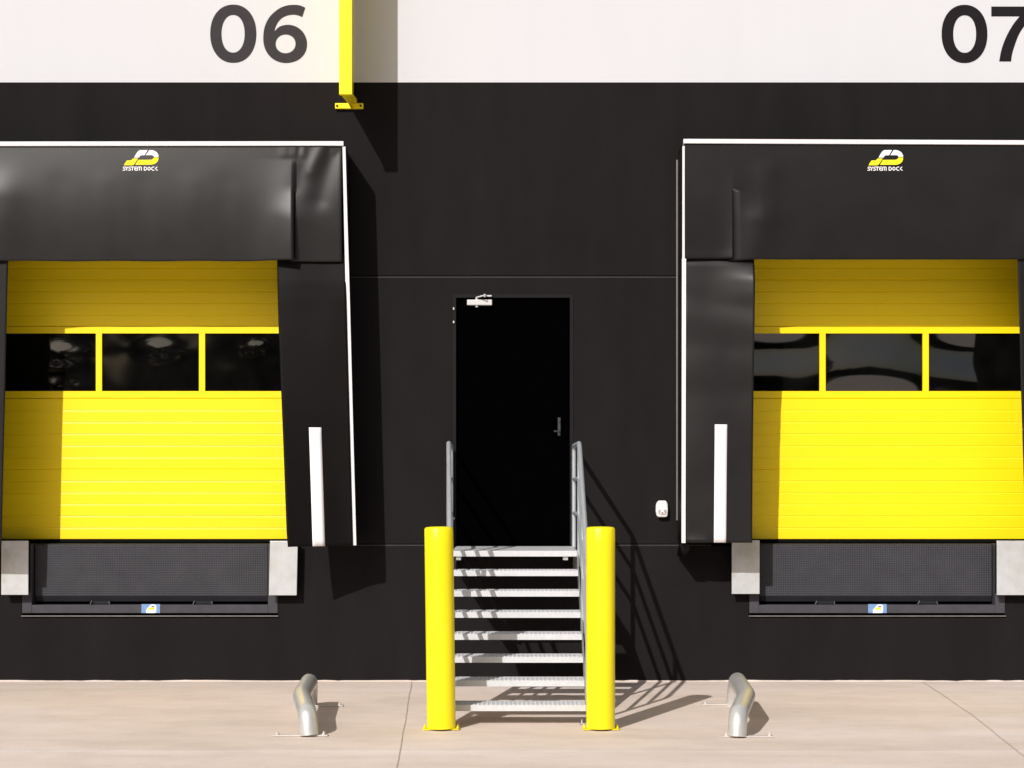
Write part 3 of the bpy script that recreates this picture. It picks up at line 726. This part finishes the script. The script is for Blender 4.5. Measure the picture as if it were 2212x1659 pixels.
# ------------------------------------------------------------------ yellow bracket post high on the wall
t = thing('wall_post', 'yellow steel fin post projecting from the white wall, right of the numerals 06', 'steel post')
xa, xb = PX(732.5, .7), PX(760.3, .7); xm = (xa + xb) / 2 - 0.008
zb_ = PZ(204, .7)
box('front_flange', M['yellow'], t, xa, xb, -0.70, -0.655, zb_, 9.0, 0.003)
box('web', M['yellow'], t, xm - 0.012, xm + 0.012, -0.655, -0.02, zb_ + 0.03, 9.0, 0.002)
MB().add([(xa + .012, -0.655, zb_ + 0.002), (xb - .004, -0.655, zb_ + 0.002), (PX(772), -0.03, PZ(226)), (PX(753), -0.03, PZ(226)),
          (xa + .012, -0.655, zb_ + 0.03), (xb - .004, -0.655, zb_ + 0.03), (PX(772), -0.03, PZ(216)), (PX(753), -0.03, PZ(216))],
         [(0, 1, 2, 3), (4, 7, 6, 5), (0, 4, 5, 1), (1, 5, 6, 2), (2, 6, 7, 3), (3, 7, 4, 0)]).build('arm', M['yellow'], t, 0.003)
pl = box('base_plate', M['yellow'], t, PX(724.5), PX(785.5), -0.035, -0.001, PZ(236.5), PZ(224.5), 0.004)
for vx in (729, 780):
    MB().tube([(PX(vx), -0.045, PZ(230.5)), (PX(vx), -0.034, PZ(230.5))], 0.009, 10).build('bolt', M['level_dark'], pl)

# ------------------------------------------------------------------ alarm sounder
t = thing('wall_sensor', 'small white rounded sounder box fixed to the black wall beside the right shelter', 'sounder')
cx, w = 1.292, 0.053
out = [(cx - .038, 1.419), (cx + .046, 1.419), (cx + .050, 1.45), (cx + .053, 1.49), (cx + .050, 1.53), (cx + .042, 1.556), (cx + .028, 1.563), (cx - .024, 1.563), (cx - .042, 1.553), (cx - .052, 1.52), (cx - .053, 1.47), (cx - .046, 1.435)]
MB().prism(out, -0.06, -0.001).build('housing', M['plastic'], t, 0.014)
ins = [(cx + (x - cx) * .72, z) for x, z in [(cx - .044, 1.448), (cx + .048, 1.448), (cx + .048, 1.485), (cx - .048, 1.485)]]
l = MB().prism(ins, -0.066, -0.058).build('lens', M['plastic_grey'], t, 0.006)
MB().prism([(cx - .018, 1.445), (cx + .024, 1.445), (cx + .012, 1.487), (cx - .008, 1.487)], -0.070, -0.064).build('front_rib', M['plastic'], t, 0.004)
MB().box(cx - .008, cx + .010, -0.0715, -0.069, 1.452, 1.462).build('red_mark', M['red'], t)
MB().tube([(cx + .008, -0.062, 1.540), (cx + .008, -0.058, 1.540)], 0.003, 8).build('screw', M['plastic_grey'], t)

# ------------------------------------------------------------------ bollards
def bollard(vx, label, lean=0.0):
    t = thing('bollard', label, 'bollard', 'yellow bollards flanking the staircase'); t['lean'] = lean
    r = 0.100; dc = 2.94; cxx = PX(vx, dc); y = -dc; H = 1.405
    prof = [(r, 0.012)] + [(r, H * k / 10) for k in range(1, 10)] + [(r, H - 0.014), (r - 0.004, H - 0.006), (r - 0.012, H), (r * 0.5, H + 0.004), (0.002, H + 0.005)]
    seg = 56; vs = []; fs = []
    for rr, z in prof:
        for k in range(seg):
            a = 2 * math.pi * k / seg; vs.append((cxx + rr * math.cos(a), y + rr * math.sin(a), z))
    for i in range(len(prof) - 1):
        for k in range(seg): fs.append((i * seg + k, i * seg + (k + 1) % seg, (i + 1) * seg + (k + 1) % seg, (i + 1) * seg + k))
    MB().add(vs, fs, True).build('post', M['bolly'], t)
    p = box('base_plate', M['yellow'], t, cxx - 0.126, cxx + 0.126, y - 0.062, y + 0.062, 0.004, 0.010, 0.002)
    for sx in (-1, 1):
        for sy in (-1, 1):
            bx, by = cxx + sx * 0.115, y + sy * 0.045
            MB().tube([(bx, by, 0.014), (bx, by, 0.022)], 0.009, 6).tube([(bx, by, 0.022), (bx, by, 0.034)], 0.004, 8).build('anchor_bolt', M['yellow'], p)
bollard(953.3, 'yellow bollard left of the metal staircase', -0.0125); bollard(1297.5, 'yellow bollard right of the metal staircase')

# ------------------------------------------------------------------ staircase
t = thing('metal_staircase', 'galvanised steel staircase with tube railings climbing to the black door', 'staircase')
LD = 1.06; G = 0.2406; RISE = 1.17 / 8; Z0 = 1.168; XR = 0.522
def xl_at(dd): return -0.478 + 0.030 * max(0.0, (dd - LD)) / 1.68 * 1.0
def xr_at(dd): return XR
# landing
lm = MB(); lm.box(-0.478, XR, -LD, -0.004, Z0 - 0.006, Z0)
lm.box(-0.478, XR, -LD - 0.006, -LD, Z0 - 0.045, Z0 + 0.001)
lm.build('landing', M['galv_tread'], t, 0.002)
for x0 in (-0.43, 0.43):
    box('landing_bracket', M['galv'], t, x0 - 0.02, x0 + 0.02, -LD + 0.01, -LD + 0.06, Z0 - 0.075, Z0 - 0.007, 0.002)
for k in range(1, 8):
    dn = LD + G * k; z = Z0 - RISE * k; a, b = xl_at(dn), xr_at(dn)
    m = MB(); y0, y1 = -dn, -(dn - 0.25)
    m.box(a, b, y0, y0 + 0.006, z - 0.043, z)                       # nosing
    m.box(a, b, y1 - 0.004, y1, z - 0.032, z)
    m.box(a, a + 0.005, y0 + 0.006, y1 - 0.004, z - 0.040, z); m.box(b - 0.005, b, y0 + 0.006, y1 - 0.004, z - 0.040, z)
    m.box(a + 0.005, b - 0.005, y0 + 0.006, y1 - 0.004, z - 0.006, z - 0.0008)     # punched plate
    n = 30
    for i in range(n):
        x = a + 0.014 + (b - a - 0.03) * i / n
        for q in range(4):
            yy = y0 + 0.020 + 0.050 * q; m.box(x, x + 0.012, yy, yy + 0.034, z - 0.0008, z + 0.003)
    m.build('tread', M['galv_tread'], t)
# stringers: flat plate under the nosings
for sgn in (-1, 1):
    f = lambda dd: (xl_at(dd) - 0.004) if sgn < 0 else (xr_at(dd) + 0.004)
    vs = []; ends = [(0.012, Z0 - 0.002, Z0 - 0.20), (LD - 0.02, Z0 - 0.002, Z0 - 0.20), (LD + G * 7 - 0.02, Z0 - RISE * 7 + 0.02, 0.01), (LD + G * 7 + 0.01, Z0 - RISE * 7 - 0.03, 0.01)]
    for dd, zt, zb in ends:
        for xx in (f(dd), f(dd) + sgn * 0.006): vs += [(xx, -dd, zt), (xx, -dd, zb)]
    fs = [(0, 1, 3, 2)] + [(12, 14, 15, 13)]
    for i in range(3):
        b0 = i * 4; b1 = b0 + 4
        fs += [(b0, b1, b1 + 1, b0 + 1), (b0 + 2, b0 + 3, b1 + 3, b1 + 2), (b0, b0 + 2, b1 + 2, b1), (b0 + 1, b1 + 1, b1 + 3, b0 + 3)]
    s = MB().add(vs, fs).build('stringer', M['galv'], t, 0.0015)
    dd = LD + G * 7 - 0.09; xx = f(dd)
    MB().box(xx - 0.05, xx + 0.05, -dd - 0.06, -dd + 0.05, 0.004, 0.011).tube([(xx - sgn * 0.03, -dd - 0.03, 0.011), (xx - sgn * 0.03, -dd - 0.03, 0.034)], 0.007, 8).build('foot_plate', M['galv'], s)
# railings
def railing(xfun, lean):
    dB = LD + G * 6.35; zr = Z0 + 0.885
    sl = RISE / G
    def rail(h, end_down):
        z = Z0 + h; zs = z - sl * (dB - LD)
        pts = [(xfun(0.06), -0.06, z), (xfun(LD), -LD, z), (xfun(dB), -dB, zs)]
        return pts
    r = 0.0195
    top = rail(0.865, True)
    top = [(xfun(0.0), -0.06, Z0 - 0.01), (xfun(0.0), -0.06, top[0][2])] + top[1:] + [(xfun(dB) , -dB - 0.03, top[-1][2] - 0.08), (xfun(dB), -dB - 0.03, 0.16)]
    par = MB().tube(round_path(top, 0.06), r, 14).build('handrail', M['galv_rail'], t)
    for h in (0.58, 0.29):
        MB().tube(rail(h, False), 0.0165, 12).build('mid_rail', M['galv_rail'], t)
    for dd in (LD + 0.0, LD + G * 3.2):
        zz = Z0 + 0.865 - sl * max(0, dd - LD)
        MB().tube([(xfun(dd), -dd, zz), (xfun(dd), -dd, zz - 0.99)], 0.018, 12).build('rail_post', M['galv_rail'], t)
railing(lambda dd: 0.541 if dd > 0.5 else 0.534, 0)
railing(lambda dd: (-0.524 + 0.016 * min(1, dd / LD)) + 0.052 * max(0, dd - LD) / 1.2, 0)

# ------------------------------------------------------------------ wheel guides
def guide(path, fp, rp, label):
    t = thing('wheel_guide', label, 'wheel guide', 'galvanised pipe wheel guides in front of the docks')
    MB().tube(round_path(path, 0.085, 3), 0.064, 28).build('pipe', M['galv_guide'], t)
    for (x0, x1, yc) in (fp, rp):
        p = box('base_plate', M['plate'], t, x0, x1, yc - 0.032, yc + 0.032, 0.002, 0.010, 0.002)
        for bx in (x0 + 0.028, x1 - 0.028):
            MB().tube([(bx, yc, 0.010), (bx, yc, 0.021)], 0.013, 6).tube([(bx, yc, 0.021), (bx, yc, 0.032)], 0.007, 8).build('anchor_bolt', M['plate'], p)
guide([(-1.371, -3.27, 0.006), (-1.385, -3.25, 0.155), (-1.490, -2.72, 0.205), (-1.545, -1.74, 0.200), (-1.560, -1.66, 0.006)],
      (-1.615, -1.245, -3.26), (-1.65, -1.295, -1.68), 'splayed galvanised pipe wheel guide on the paving left of the bollards')
guide([(1.514, -3.32, 0.006), (1.525, -3.30, 0.155), (1.660, -2.72, 0.210), (1.722, -1.70, 0.205), (1.715, -1.61, 0.006)],
      (1.414, 1.763, -3.31), (1.465, 1.80, -1.60), 'splayed galvanised pipe wheel guide on the paving right of the bollards')

# ------------------------------------------------------------------ made-up wood added behind the camera, shaped to darken the pane reflections
rnd = random.Random(5); vs = []; fs = []
for k in range(14000):
    a = rnd.uniform(math.radians(200), math.radians(340)); R = rnd.uniform(70, 84)
    top = (13.5 if math.cos(a) < 0.12 else 7.2) + 1.6 * noise.noise(Vector((a * 9, 0, 0))) + 1.6 * noise.noise(Vector((a * 31, 4, 0)))
    z = rnd.uniform(0, 1) ** 0.8 * top; p = Vector((R * math.cos(a), R * math.sin(a), z)); s = rnd.uniform(0.5, 1.1)
    u = Vector((rnd.uniform(-1, 1), rnd.uniform(-1, 1), rnd.uniform(-.6, .6))).normalized(); w = u.cross(Vector((rnd.uniform(-1, 1), rnd.uniform(-1, 1), rnd.uniform(-1, 1)))).normalized()
    n = len(vs); vs += [tuple(p + u * s), tuple(p + w * s), tuple(p - u * s), tuple(p - w * s)]; fs.append((n, n + 1, n + 2, n + 3))
o = MB().add(vs, fs).build('reflection_wood', M['leaf']); o['kind'] = 'stuff'; o['label'] = 'added dark wood behind the camera for the window reflections'; o['category'] = 'added trees'

# ------------------------------------------------------------------ put every thing's origin at its base
bpy.context.view_layer.update()
for o in [o for o in COL.objects if o.type == 'EMPTY' and o.parent is None]:
    if o.name.startswith('warehouse'): continue
    pts = []
    for c in o.children_recursive:
        if c.type == 'MESH': pts += [v.co for v in c.data.vertices]
    x0, x1 = min(p.x for p in pts), max(p.x for p in pts); y0, y1 = min(p.y for p in pts), max(p.y for p in pts)
    L = Vector(((x0 + x1) / 2, (y0 + y1) / 2, min(p.z for p in pts)))
    o.location = L
    for c in o.children: c.location = -L
    if 'lean' in o:
        o.rotation_euler = (0, o['lean'], 0); del o['lean']
